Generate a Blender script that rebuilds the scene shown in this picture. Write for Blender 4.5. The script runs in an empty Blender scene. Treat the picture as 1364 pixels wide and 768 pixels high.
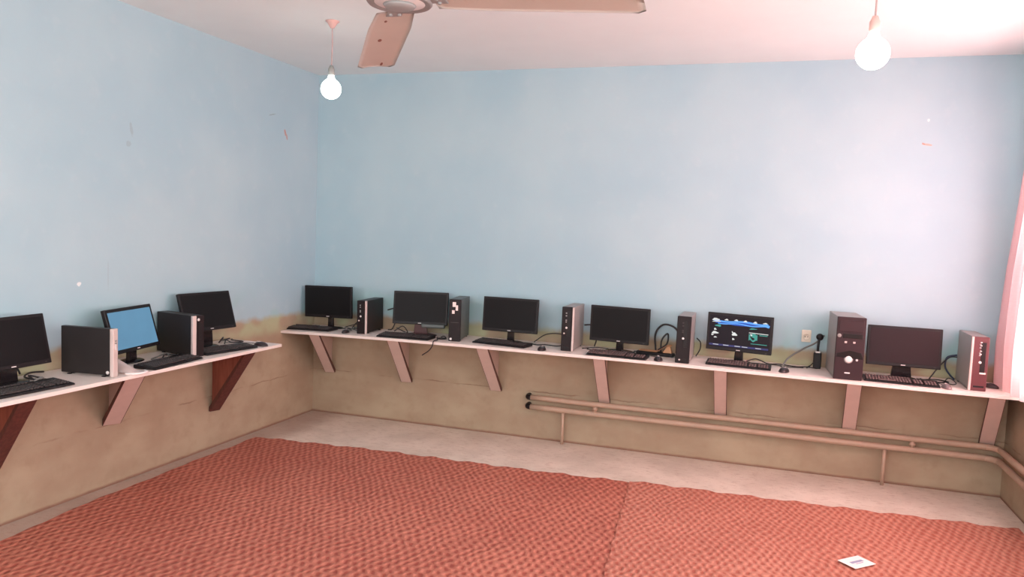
import bpy, bmesh, math, random
from mathutils import Vector, Matrix
random.seed(7)
PI = math.pi
COL = bpy.context.scene.collection
V = Vector

# ------------------------------------------------------------------ materials
def lin(c):
    return tuple(((x/255)/12.92 if x/255 <= .04045 else ((x/255+.055)/1.055)**2.4) for x in c)

def nt(name):
    m = bpy.data.materials.new(name); m.use_nodes = True
    t = m.node_tree
    return m, t, t.nodes, t.links, t.nodes['Principled BSDF']

def mat(name, rgb, rough=.5, metal=0.0, var=.12, scale=14.0, bump=0.0, spec=.5, emit=None, estr=0.0, coat=0.0):
    """plain surface with a little procedural mottling"""
    m, t, N, L, b = nt(name)
    tc = N.new('ShaderNodeTexCoord')
    nz = N.new('ShaderNodeTexNoise'); nz.inputs['Scale'].default_value = scale; nz.inputs['Detail'].default_value = 4
    L.new(tc.outputs['Object'], nz.inputs['Vector'])
    mx = N.new('ShaderNodeMix'); mx.data_type = 'RGBA'
    c = lin(rgb)
    mx.inputs[6].default_value = (*[x*(1-var) for x in c], 1)
    mx.inputs[7].default_value = (*[min(1, x*(1+var)) for x in c], 1)
    L.new(nz.outputs['Fac'], mx.inputs[0])
    L.new(mx.outputs[2], b.inputs['Base Color'])
    b.inputs['Roughness'].default_value = rough
    b.inputs['Metallic'].default_value = metal
    b.inputs['Specular IOR Level'].default_value = spec
    b.inputs['Coat Weight'].default_value = coat
    if bump:
        bp = N.new('ShaderNodeBump'); bp.inputs['Strength'].default_value = bump; bp.inputs['Distance'].default_value = .004
        L.new(nz.outputs['Fac'], bp.inputs['Height']); L.new(bp.outputs['Normal'], b.inputs['Normal'])
    if emit:
        b.inputs['Emission Color'].default_value = (*lin(emit), 1); b.inputs['Emission Strength'].default_value = estr
    return m

class G:
    """tiny node-graph helper"""
    def __init__(s, t): s.t, s.N, s.L = t, t.nodes, t.links
    def _in(s, n, i, v):
        if isinstance(v, (int, float)): n.inputs[i].default_value = v
        elif isinstance(v, tuple): n.inputs[i].default_value = v if len(v) != 3 or n.inputs[i].type == 'VECTOR' else (*v, 1)
        else: s.L.new(v, n.inputs[i])
    def m(s, op, a, b=0.0, c=None, clamp=False):
        n = s.N.new('ShaderNodeMath'); n.operation = op; n.use_clamp = clamp
        s._in(n, 0, a); s._in(n, 1, b)
        if c is not None: s._in(n, 2, c)
        return n.outputs[0]
    def noise(s, vec, scale, detail=4.0, rough=.55, out='Fac'):
        n = s.N.new('ShaderNodeTexNoise'); n.inputs['Scale'].default_value = scale
        n.inputs['Detail'].default_value = detail; n.inputs['Roughness'].default_value = rough
        s.L.new(vec, n.inputs['Vector']); return n.outputs[out]
    def mix(s, f, a, b):
        n = s.N.new('ShaderNodeMix'); n.data_type = 'RGBA'
        s._in(n, 0, f); s._in(n, 6, a); s._in(n, 7, b); return n.outputs[2]
    def smooth(s, x, lo, hi):
        n = s.N.new('ShaderNodeMapRange'); n.interpolation_type = 'SMOOTHSTEP'; n.clamp = True
        s._in(n, 0, x); n.inputs[1].default_value = lo; n.inputs[2].default_value = hi
        return n.outputs[0]
    def scalev(s, vec, sc):
        n = s.N.new('ShaderNodeMapping'); n.inputs['Scale'].default_value = sc
        s.L.new(vec, n.inputs['Vector']); return n.outputs[0]

def wall_material(name, axis, marks):
    """blue limewash above a bare plaster dado; chips and scuffs have shapes of their own"""
    m, t, N, L, b = nt(name); g = G(t)
    tc = N.new('ShaderNodeTexCoord'); P = tc.outputs['Object']
    sep = N.new('ShaderNodeSeparateXYZ'); L.new(P, sep.inputs[0])
    u = sep.outputs[axis]; z = sep.outputs[2]
    n1 = g.noise(P, 1.1, 3); n2 = g.noise(P, 9, 6); n3 = g.noise(g.scalev(P, (1, 1, 1.6)), 2.4, 6); n4 = g.noise(P, 45, 4)
    blue = g.mix(g.smooth(n1, .3, .7), lin(WALL_A), lin(WALL_B))
    blue = g.mix(g.m('MULTIPLY', g.smooth(n2, .55, .75), .18), blue, lin((190, 205, 208)))
    # patchy blue-green tint near the bottom of the blue
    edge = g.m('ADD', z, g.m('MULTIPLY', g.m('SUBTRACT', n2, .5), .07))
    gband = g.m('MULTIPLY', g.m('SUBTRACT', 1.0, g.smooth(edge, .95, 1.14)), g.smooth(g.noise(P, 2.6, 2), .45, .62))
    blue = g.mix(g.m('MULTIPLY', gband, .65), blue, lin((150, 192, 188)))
    da = g.mix(g.smooth(n3, .3, .72), lin(DADO_A), lin(DADO_B))
    da = g.mix(g.m('MULTIPLY', g.smooth(n2, .5, .75), .35), da, lin(DADO_C))
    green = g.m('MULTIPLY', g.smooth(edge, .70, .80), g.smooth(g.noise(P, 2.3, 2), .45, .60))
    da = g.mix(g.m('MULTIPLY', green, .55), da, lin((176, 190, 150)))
    col = g.mix(g.smooth(edge, .84, .90), da, blue)
    # seam where the lower render was patched
    s = g.m('ABSOLUTE', g.m('SUBTRACT', g.m('ADD', z, g.m('MULTIPLY', g.m('SUBTRACT', n2, .5), .035)), .372))
    seam = g.m('MULTIPLY', g.m('SUBTRACT', 1.0, g.smooth(s, .001, .007)), g.smooth(g.noise(P, 3.1, 3), .42, .6))
    col = g.mix(g.m('MULTIPLY', seam, .55), col, lin((120, 84, 66)))
    # red-brown line at the floor
    fl = g.m('SUBTRACT', 1.0, g.smooth(g.m('ADD', z, g.m('MULTIPLY', n2, .02)), .014, .034))
    col = g.mix(g.m('MULTIPLY', fl, .7), col, lin((116, 68, 56)))
    sp = g.m('MULTIPLY', g.smooth(n4, .72, .78), g.m('SUBTRACT', 1.0, g.smooth(z, .6, .8)))
    col = g.mix(g.m('MULTIPLY', sp, .5), col, lin((110, 78, 62)))
    for (cu, cz, ru, rz, ang, rgb, k) in marks:
        du = g.m('SUBTRACT', u, cu); dz = g.m('SUBTRACT', z, cz); c_, s_ = math.cos(ang), math.sin(ang)
        a = g.m('DIVIDE', g.m('ADD', g.m('MULTIPLY', du, c_), g.m('MULTIPLY', dz, s_)), ru)
        e = g.m('DIVIDE', g.m('SUBTRACT', g.m('MULTIPLY', dz, c_), g.m('MULTIPLY', du, s_)), rz)
        r = g.m('ADD', g.m('ADD', g.m('MULTIPLY', a, a), g.m('MULTIPLY', e, e)), g.m('MULTIPLY', g.m('SUBTRACT', n4, .5), 2.2))
        col = g.mix(g.m('MULTIPLY', g.m('SUBTRACT', 1.0, g.smooth(r, .5, 1.0)), k), col, lin(rgb))
    L.new(col, b.inputs['Base Color']); b.inputs['Roughness'].default_value = .8
    b.inputs['Specular IOR Level'].default_value = .25
    bp = N.new('ShaderNodeBump'); bp.inputs['Strength'].default_value = .25; bp.inputs['Distance'].default_value = .006
    L.new(g.m('ADD', n2, g.m('MULTIPLY', seam, -1.5)), bp.inputs['Height']); L.new(bp.outputs['Normal'], b.inputs['Normal'])
    return m

WALL_A, WALL_B = (163, 190, 200), (174, 197, 204)
DADO_A, DADO_B, DADO_C = (160, 138, 116), (174, 156, 132), (146, 122, 100)

def floor_material():
    m, t, N, L, b = nt('bare_concrete'); g = G(t)
    P = N.new('ShaderNodeTexCoord').outputs['Object']
    n1 = g.noise(P, 3, 5); n2 = g.noise(g.scalev(P, (1, 2.2, 1)), 16, 6, .65); n3 = g.noise(P, 90, 3)
    c = g.mix(g.smooth(n1, .35, .65), lin((206, 192, 178)), lin((220, 206, 192)))
    c = g.mix(g.m('MULTIPLY', g.smooth(n2, .5, .72), .6), c, lin((176, 152, 136)))
    c = g.mix(g.m('MULTIPLY', g.smooth(n2, .30, .42), -.35), c, lin((222, 206, 194)))
    c = g.mix(g.m('MULTIPLY', g.smooth(n3, .64, .72), .5), c, lin((120, 92, 80)))
    sx = N.new('ShaderNodeSeparateXYZ'); L.new(P, sx.inputs[0])
    left_band = g.m('SUBTRACT', 1.0, g.smooth(g.m('ADD', sx.outputs[0], g.m('MULTIPLY', g.m('SUBTRACT', n1, .5), .25)), .16, .40))  # browner, darker floor towards the left wall
    c = g.mix(g.m('MULTIPLY', left_band, .6), c, lin((150, 122, 108)))
    L.new(c, b.inputs['Base Color']); b.inputs['Roughness'].default_value = .75
    bp = N.new('ShaderNodeBump'); bp.inputs['Strength'].default_value = .3; bp.inputs['Distance'].default_value = .004
    L.new(g.m('ADD', n2, n3), bp.inputs['Height']); L.new(bp.outputs['Normal'], b.inputs['Normal'])
    return m

def mat_weave(name, hi, lo, dark, px=.040, py=.082, skew=.0):
    """plastic mat: staggered rows of small dark holes between raised strands"""
    m, t, N, L, b = nt(name); g = G(t)
    P = N.new('ShaderNodeTexCoord').outputs['Object']
    wob = g.noise(P, 5, 2, out='Color')
    vm = N.new('ShaderNodeVectorMath'); vm.operation = 'MULTIPLY_ADD'
    L.new(wob, vm.inputs[0]); vm.inputs[1].default_value = (.07, .07, 0); L.new(P, vm.inputs[2])
    sep = N.new('ShaderNodeSeparateXYZ'); L.new(vm.outputs[0], sep.inputs[0])
    x = g.m('ADD', sep.outputs[0], g.m('MULTIPLY', sep.outputs[1], skew)); y = sep.outputs[1]
    a = g.m('MULTIPLY', x, 2*PI/px); c_ = g.m('MULTIPLY', y, 2*PI/py)
    s1 = g.m('COSINE', a); s2 = g.m('COSINE', c_)
    h = g.m('ADD', g.m('MULTIPLY', s1, s2), g.m('MULTIPLY', g.m('SUBTRACT', g.noise(P, 48, 3), .5), 2.0))
    n1 = g.noise(P, 1.3, 3); n2 = g.noise(P, 22, 4)
    base = g.mix(g.smooth(n1, .3, .7), lin(lo), lin(hi))
    hole = g.m('SUBTRACT', 1.0, g.smooth(h, -.75, -.05))
    lite = g.smooth(h, .25, .95)
    col = g.mix(g.m('MULTIPLY', hole, .78), base, lin(dark))
    col = g.mix(g.m('MULTIPLY', lite, .45), col, lin(tuple(min(255, int(k*1.16+12)) for k in hi)))
    col = g.mix(g.m('MULTIPLY', g.smooth(n2, .62, .8), .3), col, lin(dark))
    L.new(col, b.inputs['Base Color']); b.inputs['Roughness'].default_value = .62
    b.inputs['Specular IOR Level'].default_value = .25
    bp = N.new('ShaderNodeBump'); bp.inputs['Strength'].default_value = .5; bp.inputs['Distance'].default_value = .005
    L.new(h, bp.inputs['Height']); L.new(bp.outputs['Normal'], b.inputs['Normal'])
    return m

def curtain_material():
    m, t, N, L, b = nt('sheer_pink_cloth'); g = G(t)
    P = N.new('ShaderNodeTexCoord').outputs['Object']
    n = g.noise(g.scalev(P, (4, 4, 40)), 6, 3)
    col = g.mix(n, lin((252, 212, 214)), lin((255, 232, 232)))
    d = N.new('ShaderNodeBsdfDiffuse'); tr = N.new('ShaderNodeBsdfTranslucent'); tp = N.new('ShaderNodeBsdfTransparent')
    L.new(col, d.inputs['Color']); L.new(col, tr.inputs['Color'])
    tp.inputs['Color'].default_value = (*lin((255, 226, 226)), 1)
    m1 = N.new('ShaderNodeMixShader'); m1.inputs[0].default_value = .55
    L.new(d.outputs[0], m1.inputs[1]); L.new(tr.outputs[0], m1.inputs[2])
    m2 = N.new('ShaderNodeMixShader'); m2.inputs[0].default_value = .34
    L.new(m1.outputs[0], m2.inputs[1]); L.new(tp.outputs[0], m2.inputs[2])
    out = [n_ for n_ in N if n_.type == 'OUTPUT_MATERIAL'][0]
    L.new(m2.outputs[0], out.inputs['Surface']); N.remove(b)
    return m

def wood_material(name, a, c, along=0):
    m, t, N, L, b = nt(name); g = G(t)
    P = N.new('ShaderNodeTexCoord').outputs['Object']
    n = g.noise(g.scalev(P, (30, 30, 3)), 2, 5); n2 = g.noise(P, 25, 4)
    col = g.mix(g.smooth(n, .3, .7), lin(a), lin(c))
    col = g.mix(g.m('MULTIPLY', g.smooth(n2, .6, .75), .3), col, lin(tuple(int(k*.75) for k in a)))
    L.new(col, b.inputs['Base Color']); b.inputs['Roughness'].default_value = .6
    return m

def screen_glow(name, rgb, strength):
    m, t, N, L, b = nt(name); g = G(t)
    P = N.new('ShaderNodeTexCoord').outputs['Object']
    n = g.noise(P, 5, 2)
    c = g.mix(n, lin(tuple(int(k*.93) for k in rgb)), lin(tuple(min(255, int(k*1.07)) for k in rgb)))
    L.new(c, b.inputs['Emission Color']); b.inputs['Emission Strength'].default_value = strength
    b.inputs['Base Color'].default_value = (.006, .006, .007, 1); b.inputs['Roughness'].default_value = .5; b.inputs['Specular IOR Level'].default_value = .15
    return m

M = dict(
 ceiling=mat('ceiling_limewash', (230, 236, 234), .85, var=.04, scale=3),
 white=mat('white_painted_board', (232, 216, 208), .45, var=.05, scale=8),
 bracket=mat('pink_painted_wood', (204, 178, 168), .6, var=.10, scale=12),
 pipe=mat('painted_iron_pipe', (178, 150, 130), .5, var=.10, scale=20),
 black=mat('black_plastic', (26, 20, 21), .45, var=.15, spec=.3),
 gloss=mat('gloss_black_plastic', (30, 24, 26), .18, var=.1),
 screen=mat('dark_screen', (17, 14, 15), .5, var=.04, scale=3, spec=.2),
 screen_brown=mat('dusty_dark_screen', (36, 18, 22), .5, var=.05, scale=3, spec=.25),
 key=mat('black_key_plastic', (58, 50, 49), .55, var=.15, scale=40),
 keypink=mat('dusty_key_plastic', (92, 72, 70), .6, var=.15, scale=40),
 steel_dark=mat('black_steel_case', (30, 22, 22), .5, var=.12),
 steel_green=mat('dark_green_grey_case', (78, 82, 80), .42, var=.08),
 steel_grey=mat('grey_steel_case', (146, 138, 134), .4, var=.08),
 front=mat('black_front_bezel', (28, 18, 20), .45, var=.14, spec=.25),
 maroon=mat('maroon_front_bezel', (92, 44, 48), .42, var=.14),
 brown=mat('brown_black_front_bezel', (50, 28, 32), .45, var=.14, spec=.3),
 silver=mat('silver_strip', (206, 186, 180), .35, var=.06, spec=.6),
 silverm=mat('silver_metal', (200, 194, 190), .3, metal=.6, var=.06),
 sticker=mat('white_sticker', (244, 222, 216), .6, var=.04),
 logo=mat('pale_logo', (225, 215, 212), .4, var=.05),
 cable=mat('black_cable_rubber', (40, 33, 34), .5, var=.1),
 greycable=mat('grey_cable_rubber', (108, 106, 102), .5, var=.1),
 bluecable=mat('blue_black_cable', (52, 62, 84), .45, var=.1),
 blade=mat('pinkish_fan_paint', (206, 190, 180), .5, var=.07, scale=6),
 rust=mat('rust_spot', (122, 78, 66), .8, var=.2, scale=60),
 hub=mat('grey_enamel', (212, 208, 206), .35, var=.08),
 hubdark=mat('grey_dirty_metal', (140, 138, 136), .5, var=.2),
 ceramic=mat('pinkish_bakelite', (206, 168, 160), .45, var=.1),
 socketgrey=mat('grey_lamp_holder', (140, 142, 138), .5, var=.1),
 cord=mat('pale_lamp_cord', (176, 150, 146), .6, var=.1),
 bulb=mat('lit_bulb_glass', (255, 255, 250), .3, var=0.0, emit=(244, 255, 248), estr=6.0),
 cream=mat('cream_plastic', (222, 208, 190), .45, var=.06),
 paper=mat('white_paper', (240, 226, 222), .7, var=.04),
 kraft=mat('tan_card', (214, 160, 120), .75, var=.12),
 ink=mat('blue_grey_ink', (150, 150, 176), .7, var=.1),
 darkwood=wood_material('red_brown_wood', (132, 70, 56), (156, 90, 72)),
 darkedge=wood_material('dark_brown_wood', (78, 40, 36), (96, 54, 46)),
 mouse=mat('black_mouse_plastic', (48, 38, 40), .3, var=.1),
 mousegrey=mat('grey_mouse_plastic', (120, 104, 104), .3, var=.1),
 foot=mat('red_brown_gloss_plastic', (80, 44, 44), .3, var=.15),
 frame=mat('window_frame_paint', (226, 222, 216), .5, var=.05),
 s_blue=screen_glow('plain_blue_screen', (96, 140, 170), .85),  # even blue emission over the whole panel
 s_dark=screen_glow('lit_dark_desktop', (30, 20, 28), .7),
 s_b1=screen_glow('desktop_blue_glow', (96, 160, 236), 1.0),
 s_b2=screen_glow('desktop_deep_blue', (48, 84, 176), .9),
 s_wh=screen_glow('desktop_white', (214, 216, 214), .95),
 s_teal=screen_glow('desktop_teal', (70, 150, 140), .9),
 s_navy=screen_glow('desktop_taskbar_navy', (58, 58, 104), .9),
)
CURT = curtain_material()
MAT_L = mat_weave('woven_mat_red', (182, 112, 94), (169, 99, 83), (140, 62, 52), .048, .104, .16)
MAT_R = mat_weave('woven_mat_orange', (186, 122, 104), (177, 112, 95), (158, 76, 62), .044, .098, .08)

# ------------------------------------------------------------------ mesh builder
class MB:
    def __init__(s): s.bm = bmesh.new(); s.mats = []
    def mi(s, m):
        if m not in s.mats: s.mats.append(m)
        return s.mats.index(m)
    def _merge(s, b, m, M4=None, smooth=False):
        i = s.mi(m)
        if M4 is not None: b.transform(M4)
        for f in b.faces: f.material_index = i; f.smooth = smooth
        me = bpy.data.meshes.new('tmp'); b.to_mesh(me); b.free()
        s.bm.from_mesh(me); bpy.data.meshes.remove(me)
        return s
    def box(s, c, d, m, bev=0.0, M4=None, seg=2):
        b = bmesh.new(); bmesh.ops.create_cube(b, size=1)
        bmesh.ops.scale(b, vec=d, verts=b.verts)
        if bev: bmesh.ops.bevel(b, geom=list(b.edges), offset=min(bev, min(d)*.49), segments=seg, affect='EDGES', profile=.5)
        bmesh.ops.translate(b, vec=c, verts=b.verts)
        return s._merge(b, m, M4, False)
    def prism(s, pts, axis, a, b_, m, bev=0.0, M4=None):
        """polygon of 2D points extruded along an axis from a to b_"""
        b = bmesh.new()
        def mk(p, w):
            q = [0, 0, 0]; o = [k for k in range(3) if k != axis]; q[o[0]], q[o[1]], q[axis] = p[0], p[1], w
            return b.verts.new(q)
        A = [mk(p, a) for p in pts]; B = [mk(p, b_) for p in pts]; n = len(pts)
        b.faces.new(A); b.faces.new(B[::-1])
        for i in range(n): b.faces.new((A[i], B[i], B[(i+1) % n], A[(i+1) % n]))
        bmesh.ops.recalc_face_normals(b, faces=b.faces)
        if bev: bmesh.ops.bevel(b, geom=list(b.edges), offset=bev, segments=2, affect='EDGES', profile=.5)
        return s._merge(b, m, M4, False)
    def lathe(s, prof, m, M4=None, n=28, smooth=True):
        b = bmesh.new(); rings = []
        for r, z in prof:
            if r < 1e-6: rings.append([b.verts.new((0, 0, z))])
            else: rings.append([b.verts.new((r*math.cos(2*PI*k/n), r*math.sin(2*PI*k/n), z)) for k in range(n)])
        for A, B in zip(rings, rings[1:]):
            for k in range(n):
                k2 = (k+1) % n
                if len(A) == 1 and len(B) == 1: continue
                if len(A) == 1: b.faces.new((A[0], B[k], B[k2]))
                elif len(B) == 1: b.faces.new((A[k], A[k2], B[0]))
                else: b.faces.new((A[k], A[k2], B[k2], B[k]))
        if len(rings[0]) > 1: b.faces.new(rings[0][::-1])
        if len(rings[-1]) > 1: b.faces.new(rings[-1])
        bmesh.ops.recalc_face_normals(b, faces=b.faces)
        return s._merge(b, m, M4, smooth)
    def tube(s, pts, r, m, n=8, sub=6, M4=None, spline=True):
        pts = [V(p) for p in pts]
        if spline and len(pts) > 2:
            P = [pts[0]*2-pts[1]] + pts + [pts[-1]*2-pts[-2]]; out = []
            for i in range(1, len(P)-2):
                for k in range(sub):
                    t_ = k/sub; a, b_, c, d = P[i-1], P[i], P[i+1], P[i+2]
                    out.append(.5*((2*b_)+(c-a)*t_+(2*a-5*b_+4*c-d)*t_*t_+(3*b_-a-3*c+d)*t_**3))
            out.append(pts[-1]); pts = out
        b = bmesh.new(); rings = []; up = None
        for i, p in enumerate(pts):
            d = (pts[min(i+1, len(pts)-1)]-pts[max(i-1, 0)]).normalized()
            if up is None:
                up = d.orthogonal().normalized()
            up = (up-d*up.dot(d))
            if up.length < 1e-6: up = d.orthogonal()
            up.normalize(); sd = d.cross(up)
            rings.append([b.verts.new(p+r*(math.cos(2*PI*k/n)*up+math.sin(2*PI*k/n)*sd)) for k in range(n)])
        for A, B in zip(rings, rings[1:]):
            for k in range(n): b.faces.new((A[k], A[(k+1) % n], B[(k+1) % n], B[k]))
        b.faces.new(rings[0][::-1]); b.faces.new(rings[-1])
        bmesh.ops.recalc_face_normals(b, faces=b.faces)
        return s._merge(b, m, M4, True)
    def ellipsoid(s, c, r, m, flat=None, M4=None, n=20):
        b = bmesh.new(); bmesh.ops.create_uvsphere(b, u_segments=n, v_segments=n//2, radius=1)
        if flat is not None:
            for v in b.verts: v.co.z = max(v.co.z, flat)
        bmesh.ops.scale(b, vec=r, verts=b.verts); bmesh.ops.translate(b, vec=c, verts=b.verts)
        return s._merge(b, m, M4, True)
    def grid(s, fn, nu, nv, m, thick=0.0, smooth=True, skirt=None):
        b = bmesh.new(); g = [[b.verts.new(fn(i/nu, j/nv)) for j in range(nv+1)] for i in range(nu+1)]
        for i in range(nu):
            for j in range(nv): b.faces.new((g[i][j], g[i+1][j], g[i+1][j+1], g[i][j+1]))
        if thick: bmesh.ops.solidify(b, geom=list(b.faces), thickness=thick)
        if skirt is not None:
            ed = [e for e in b.edges if e.is_boundary]
            ex = bmesh.ops.extrude_edge_only(b, edges=ed)
            for v in ex['geom']:
                if isinstance(v, bmesh.types.BMVert): v.co.z = skirt
            bmesh.ops.recalc_face_normals(b, faces=b.faces)
        return s._merge(b, m, None, smooth)
    def build(s, name, parent=None, loc=None, rot=None):
        me = bpy.data.meshes.new(name); s.bm.to_mesh(me); s.bm.free()
        for m in s.mats: me.materials.append(m)
        o = bpy.data.objects.new(name, me); COL.objects.link(o)
        if parent: o.parent = parent
        if loc is not None: o.location = loc
        if rot is not None: o.rotation_euler = rot
        return o

def tag(o, label=None, cat=None, group=None, kind=None):
    if label: o['label'] = label
    if cat: o['category'] = cat
    if group: o['group'] = group
    if kind: o['kind'] = kind
    return o
def thing(name, label, cat, loc, rz=0.0, ry=0.0, group=None):
    o = bpy.data.objects.new(name, None); COL.objects.link(o)
    o.empty_display_size = .05
    o.location = loc; o.rotation_euler = (0, ry, rz)
    return tag(o, label, cat, group)

# ------------------------------------------------------------------ the room
W, H, YF = 5.19, 2.85, -7.0
BOOST_W = 34.0
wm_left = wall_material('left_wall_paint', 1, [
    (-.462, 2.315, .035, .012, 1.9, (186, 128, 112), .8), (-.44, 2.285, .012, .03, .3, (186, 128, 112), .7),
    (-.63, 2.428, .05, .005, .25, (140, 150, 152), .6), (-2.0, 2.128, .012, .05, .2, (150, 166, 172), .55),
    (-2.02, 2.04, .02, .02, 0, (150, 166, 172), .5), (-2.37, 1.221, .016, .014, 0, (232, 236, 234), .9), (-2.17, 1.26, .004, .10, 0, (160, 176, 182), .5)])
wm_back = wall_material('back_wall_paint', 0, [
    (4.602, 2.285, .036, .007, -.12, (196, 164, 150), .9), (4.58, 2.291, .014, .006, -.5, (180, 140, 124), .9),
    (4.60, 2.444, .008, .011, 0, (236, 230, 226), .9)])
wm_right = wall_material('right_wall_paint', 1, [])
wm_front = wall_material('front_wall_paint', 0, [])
T = .24
def struct(name, mb): return tag(mb.build(name), kind='structure')
struct('floor', MB().box((W/2, YF/2, -.05), (W+2*T, -YF+2*T, .1), floor_material()))
struct('ceiling', MB().box((W/2, YF/2, H+.05), (W+2*T, -YF+2*T, .1), M['ceiling']))
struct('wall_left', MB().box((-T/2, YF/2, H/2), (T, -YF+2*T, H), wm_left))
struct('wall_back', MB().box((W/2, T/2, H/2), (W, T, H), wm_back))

def wall_with_openings(name, m, axis, a0, a1, plane, sign, holes):
    """wall along one axis, made of piers, sills and lintels round its openings"""
    mb = MB(); cur = a0
    def piece(u0, u1, z0, z1):
        if u1-u0 < 1e-4 or z1-z0 < 1e-4: return
        c = [0, 0, (z0+z1)/2]; d = [0, 0, z1-z0]
        c[axis] = (u0+u1)/2; d[axis] = u1-u0; c[1-axis] = plane+sign*T/2; d[1-axis] = T
        mb.box(tuple(c), tuple(d), m)
    for (u0, u1, z0, z1) in sorted(holes):
        piece(cur, u0, 0, H); piece(u0, u1, 0, z0); piece(u0, u1, z1, H); cur = u1
    piece(cur, a1, 0, H)
    return struct(name, mb)
WIN_R = [(-2.3, -.40, .82, 2.55), (-4.5, -3.0, .82, 2.55), (-6.6, -5.4, .82, 2.55)]  # first is the curtained window; the others are unseen, added for light
WIN_F_ADDED = [(.35, 2.3, .82, 2.6), (2.8, 4.75, .82, 2.6)]  # unseen windows behind the camera, added and widened to light the back wall
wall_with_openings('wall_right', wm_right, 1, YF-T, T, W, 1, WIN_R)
wall_with_openings('wall_front', wm_front, 0, 0, W, YF, -1, WIN_F_ADDED)

def window(name, axis, plane, sign, h):
    u0, u1, z0, z1 = h; mb = MB(); w = .05; pc = plane+sign*T*.6
    def bar(ua, ub, za, zb, th=.05):
        c = [0, 0, (za+zb)/2]; d = [0, 0, zb-za]; c[axis] = (ua+ub)/2; d[axis] = ub-ua; c[1-axis] = pc; d[1-axis] = th
        mb.box(tuple(c), tuple(d), M['frame'], .006)
    bar(u0, u0+w, z0, z1); bar(u1-w, u1, z0, z1); bar(u0+w, u1-w, z0, z0+w); bar(u0+w, u1-w, z1-w, z1)
    um = (u0+u1)/2; bar(um-w/2, um+w/2, z0+w, z1-w); zt = z0+(z1-z0)*.68; bar(u0+w, um-w/2, zt-.02, zt+.02, .04); bar(um+w/2, u1-w, zt-.02, zt+.02, .04)
    return struct(name, mb)
k = 1
for h in WIN_R: window('window_%d' % k, 1, W, 1, h); k += 1
for h in WIN_F_ADDED: window('window_%d' % k, 0, YF, -1, h); k += 1

# daylight portals in the openings (they only steer sky light)
def portal(name, axis, plane, sign, h):
    u0, u1, z0, z1 = h
    l = bpy.data.lights.new(name, 'AREA'); l.shape = 'RECTANGLE'; l.size = u1-u0; l.size_y = z1-z0
    l.cycles.is_portal = True
    o = bpy.data.objects.new(name, l); COL.objects.link(o)
    p = [0, 0, (z0+z1)/2]; p[axis] = (u0+u1)/2; p[1-axis] = plane+sign*(T+.01); o.location = p
    d = [0, 0, 0]; d[1-axis] = -sign
    o.rotation_euler = V(d).to_track_quat('-Z', 'Y').to_euler()
for h in WIN_R: portal('window_light', 1, W, 1, h)
for h in WIN_F_ADDED: portal('window_light', 0, YF, -1, h)

# pink-tinted area lamp added outside the curtained window to boost its daylight
dl = bpy.data.lights.new('window_boost_lamp', 'AREA'); dl.shape = 'RECTANGLE'; dl.size = 1.8; dl.size_y = 1.65
dl.energy = BOOST_W; dl.color = (1.0, .68, .70)
do = bpy.data.objects.new('window_boost_lamp', dl); COL.objects.link(do); do.location = (W+T+.05, -1.35, 1.69)
do.rotation_euler = V((-1, .25, 0)).to_track_quat('-Z', 'Y').to_euler()

# ------------------------------------------------------------------ floor mats
def floor_mat(name, poly_back, x_left, x_right, y_front, m, z, label, group):
    """woven mat: wavy back edge through poly_back, sides interpolated along x_left / x_right"""
    def lerp(tab, t_):
        for (a, va), (b_, vb) in zip(tab, tab[1:]):
            if t_ <= b_: return va+(vb-va)*(t_-a)/(b_-a)
        return tab[-1][1]
    mb = MB()
    def fn(u, v):
        yb0 = y_front
        xl = lerp(x_left, v); xr = lerp(x_right, v)
        x = xl+(xr-xl)*u
        yb = lerp(poly_back, x)+.012*math.sin(x*21+1)+.008*math.sin(x*47)
        y = yb+(yb0-yb)*v
        if u in (0.0, 1.0): x += .006*math.sin(y*25)
        return (x, y, z+(.003*math.sin(x*9)*math.sin(y*7) if v > .02 else .002))
    mb.grid(fn, 120, 60, m, smooth=False, skirt=z-.0075)
    o = mb.build(name)
    return tag(o, label, 'mat', group)
back = [(-.1, -.93), (.134, -.92), (1.06, -.835), (2.19, -.805), (2.89, -.76), (3.64, -.735), (5.15, -.66), (6, -.64)]
floor_mat('woven_floor_mat', back, [(0, .11), (.25, .13), (.45, .21), (1, .42)], [(0, 2.93), (.25, 3.05), (1, 3.4)], -6.6, MAT_L, .008,
          'red woven floor mat on the left, its edge along the left wall', 'woven mats covering the floor')
floor_mat('woven_floor_mat', back, [(0, 2.89), (.25, 3.005), (1, 3.34)], [(0, 5.12), (1, 5.12)], -6.6, MAT_R, .016,
          'lighter orange-red woven floor mat on the right, with the white card on it', 'woven mats covering the floor')

# white card on the right mat
card = thing('paper_card', 'small white card lying on the orange-red woven mat', 'card', (4.165, -1.567, .0235), math.radians(45))
MB().box((0, 0, .001), (.148, .108, .002), M['paper'], .0006).build('sheet', card)
MB().box((.002, .002, .00225), (.085, .018, .0005), M['ink']).box((.002, -.016, .00225), (.05, .006, .0005), M['ink']).build('printed_line', card)

# ------------------------------------------------------------------ wall shelves
XS = [-.05, .321, .977, 1.47, 2.05, 2.6, 3.11, 3.59, 4.05, 4.48, 5.05, 5.3]
ZS = [.749, .758, .766, .769, .769, .769, .768, .763, .758, .754, .752, .752]
def zs(x):
    for i in range(len(XS)-1):
        if x <= XS[i+1]: return ZS[i]+(ZS[i+1]-ZS[i])*(x-XS[i])/(XS[i+1]-XS[i])
    return ZS[-1]
def slope(x): return math.atan((zs(x+.05)-zs(x-.05))/.1)
ZL = .762
SD = .48; TH = .020

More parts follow.
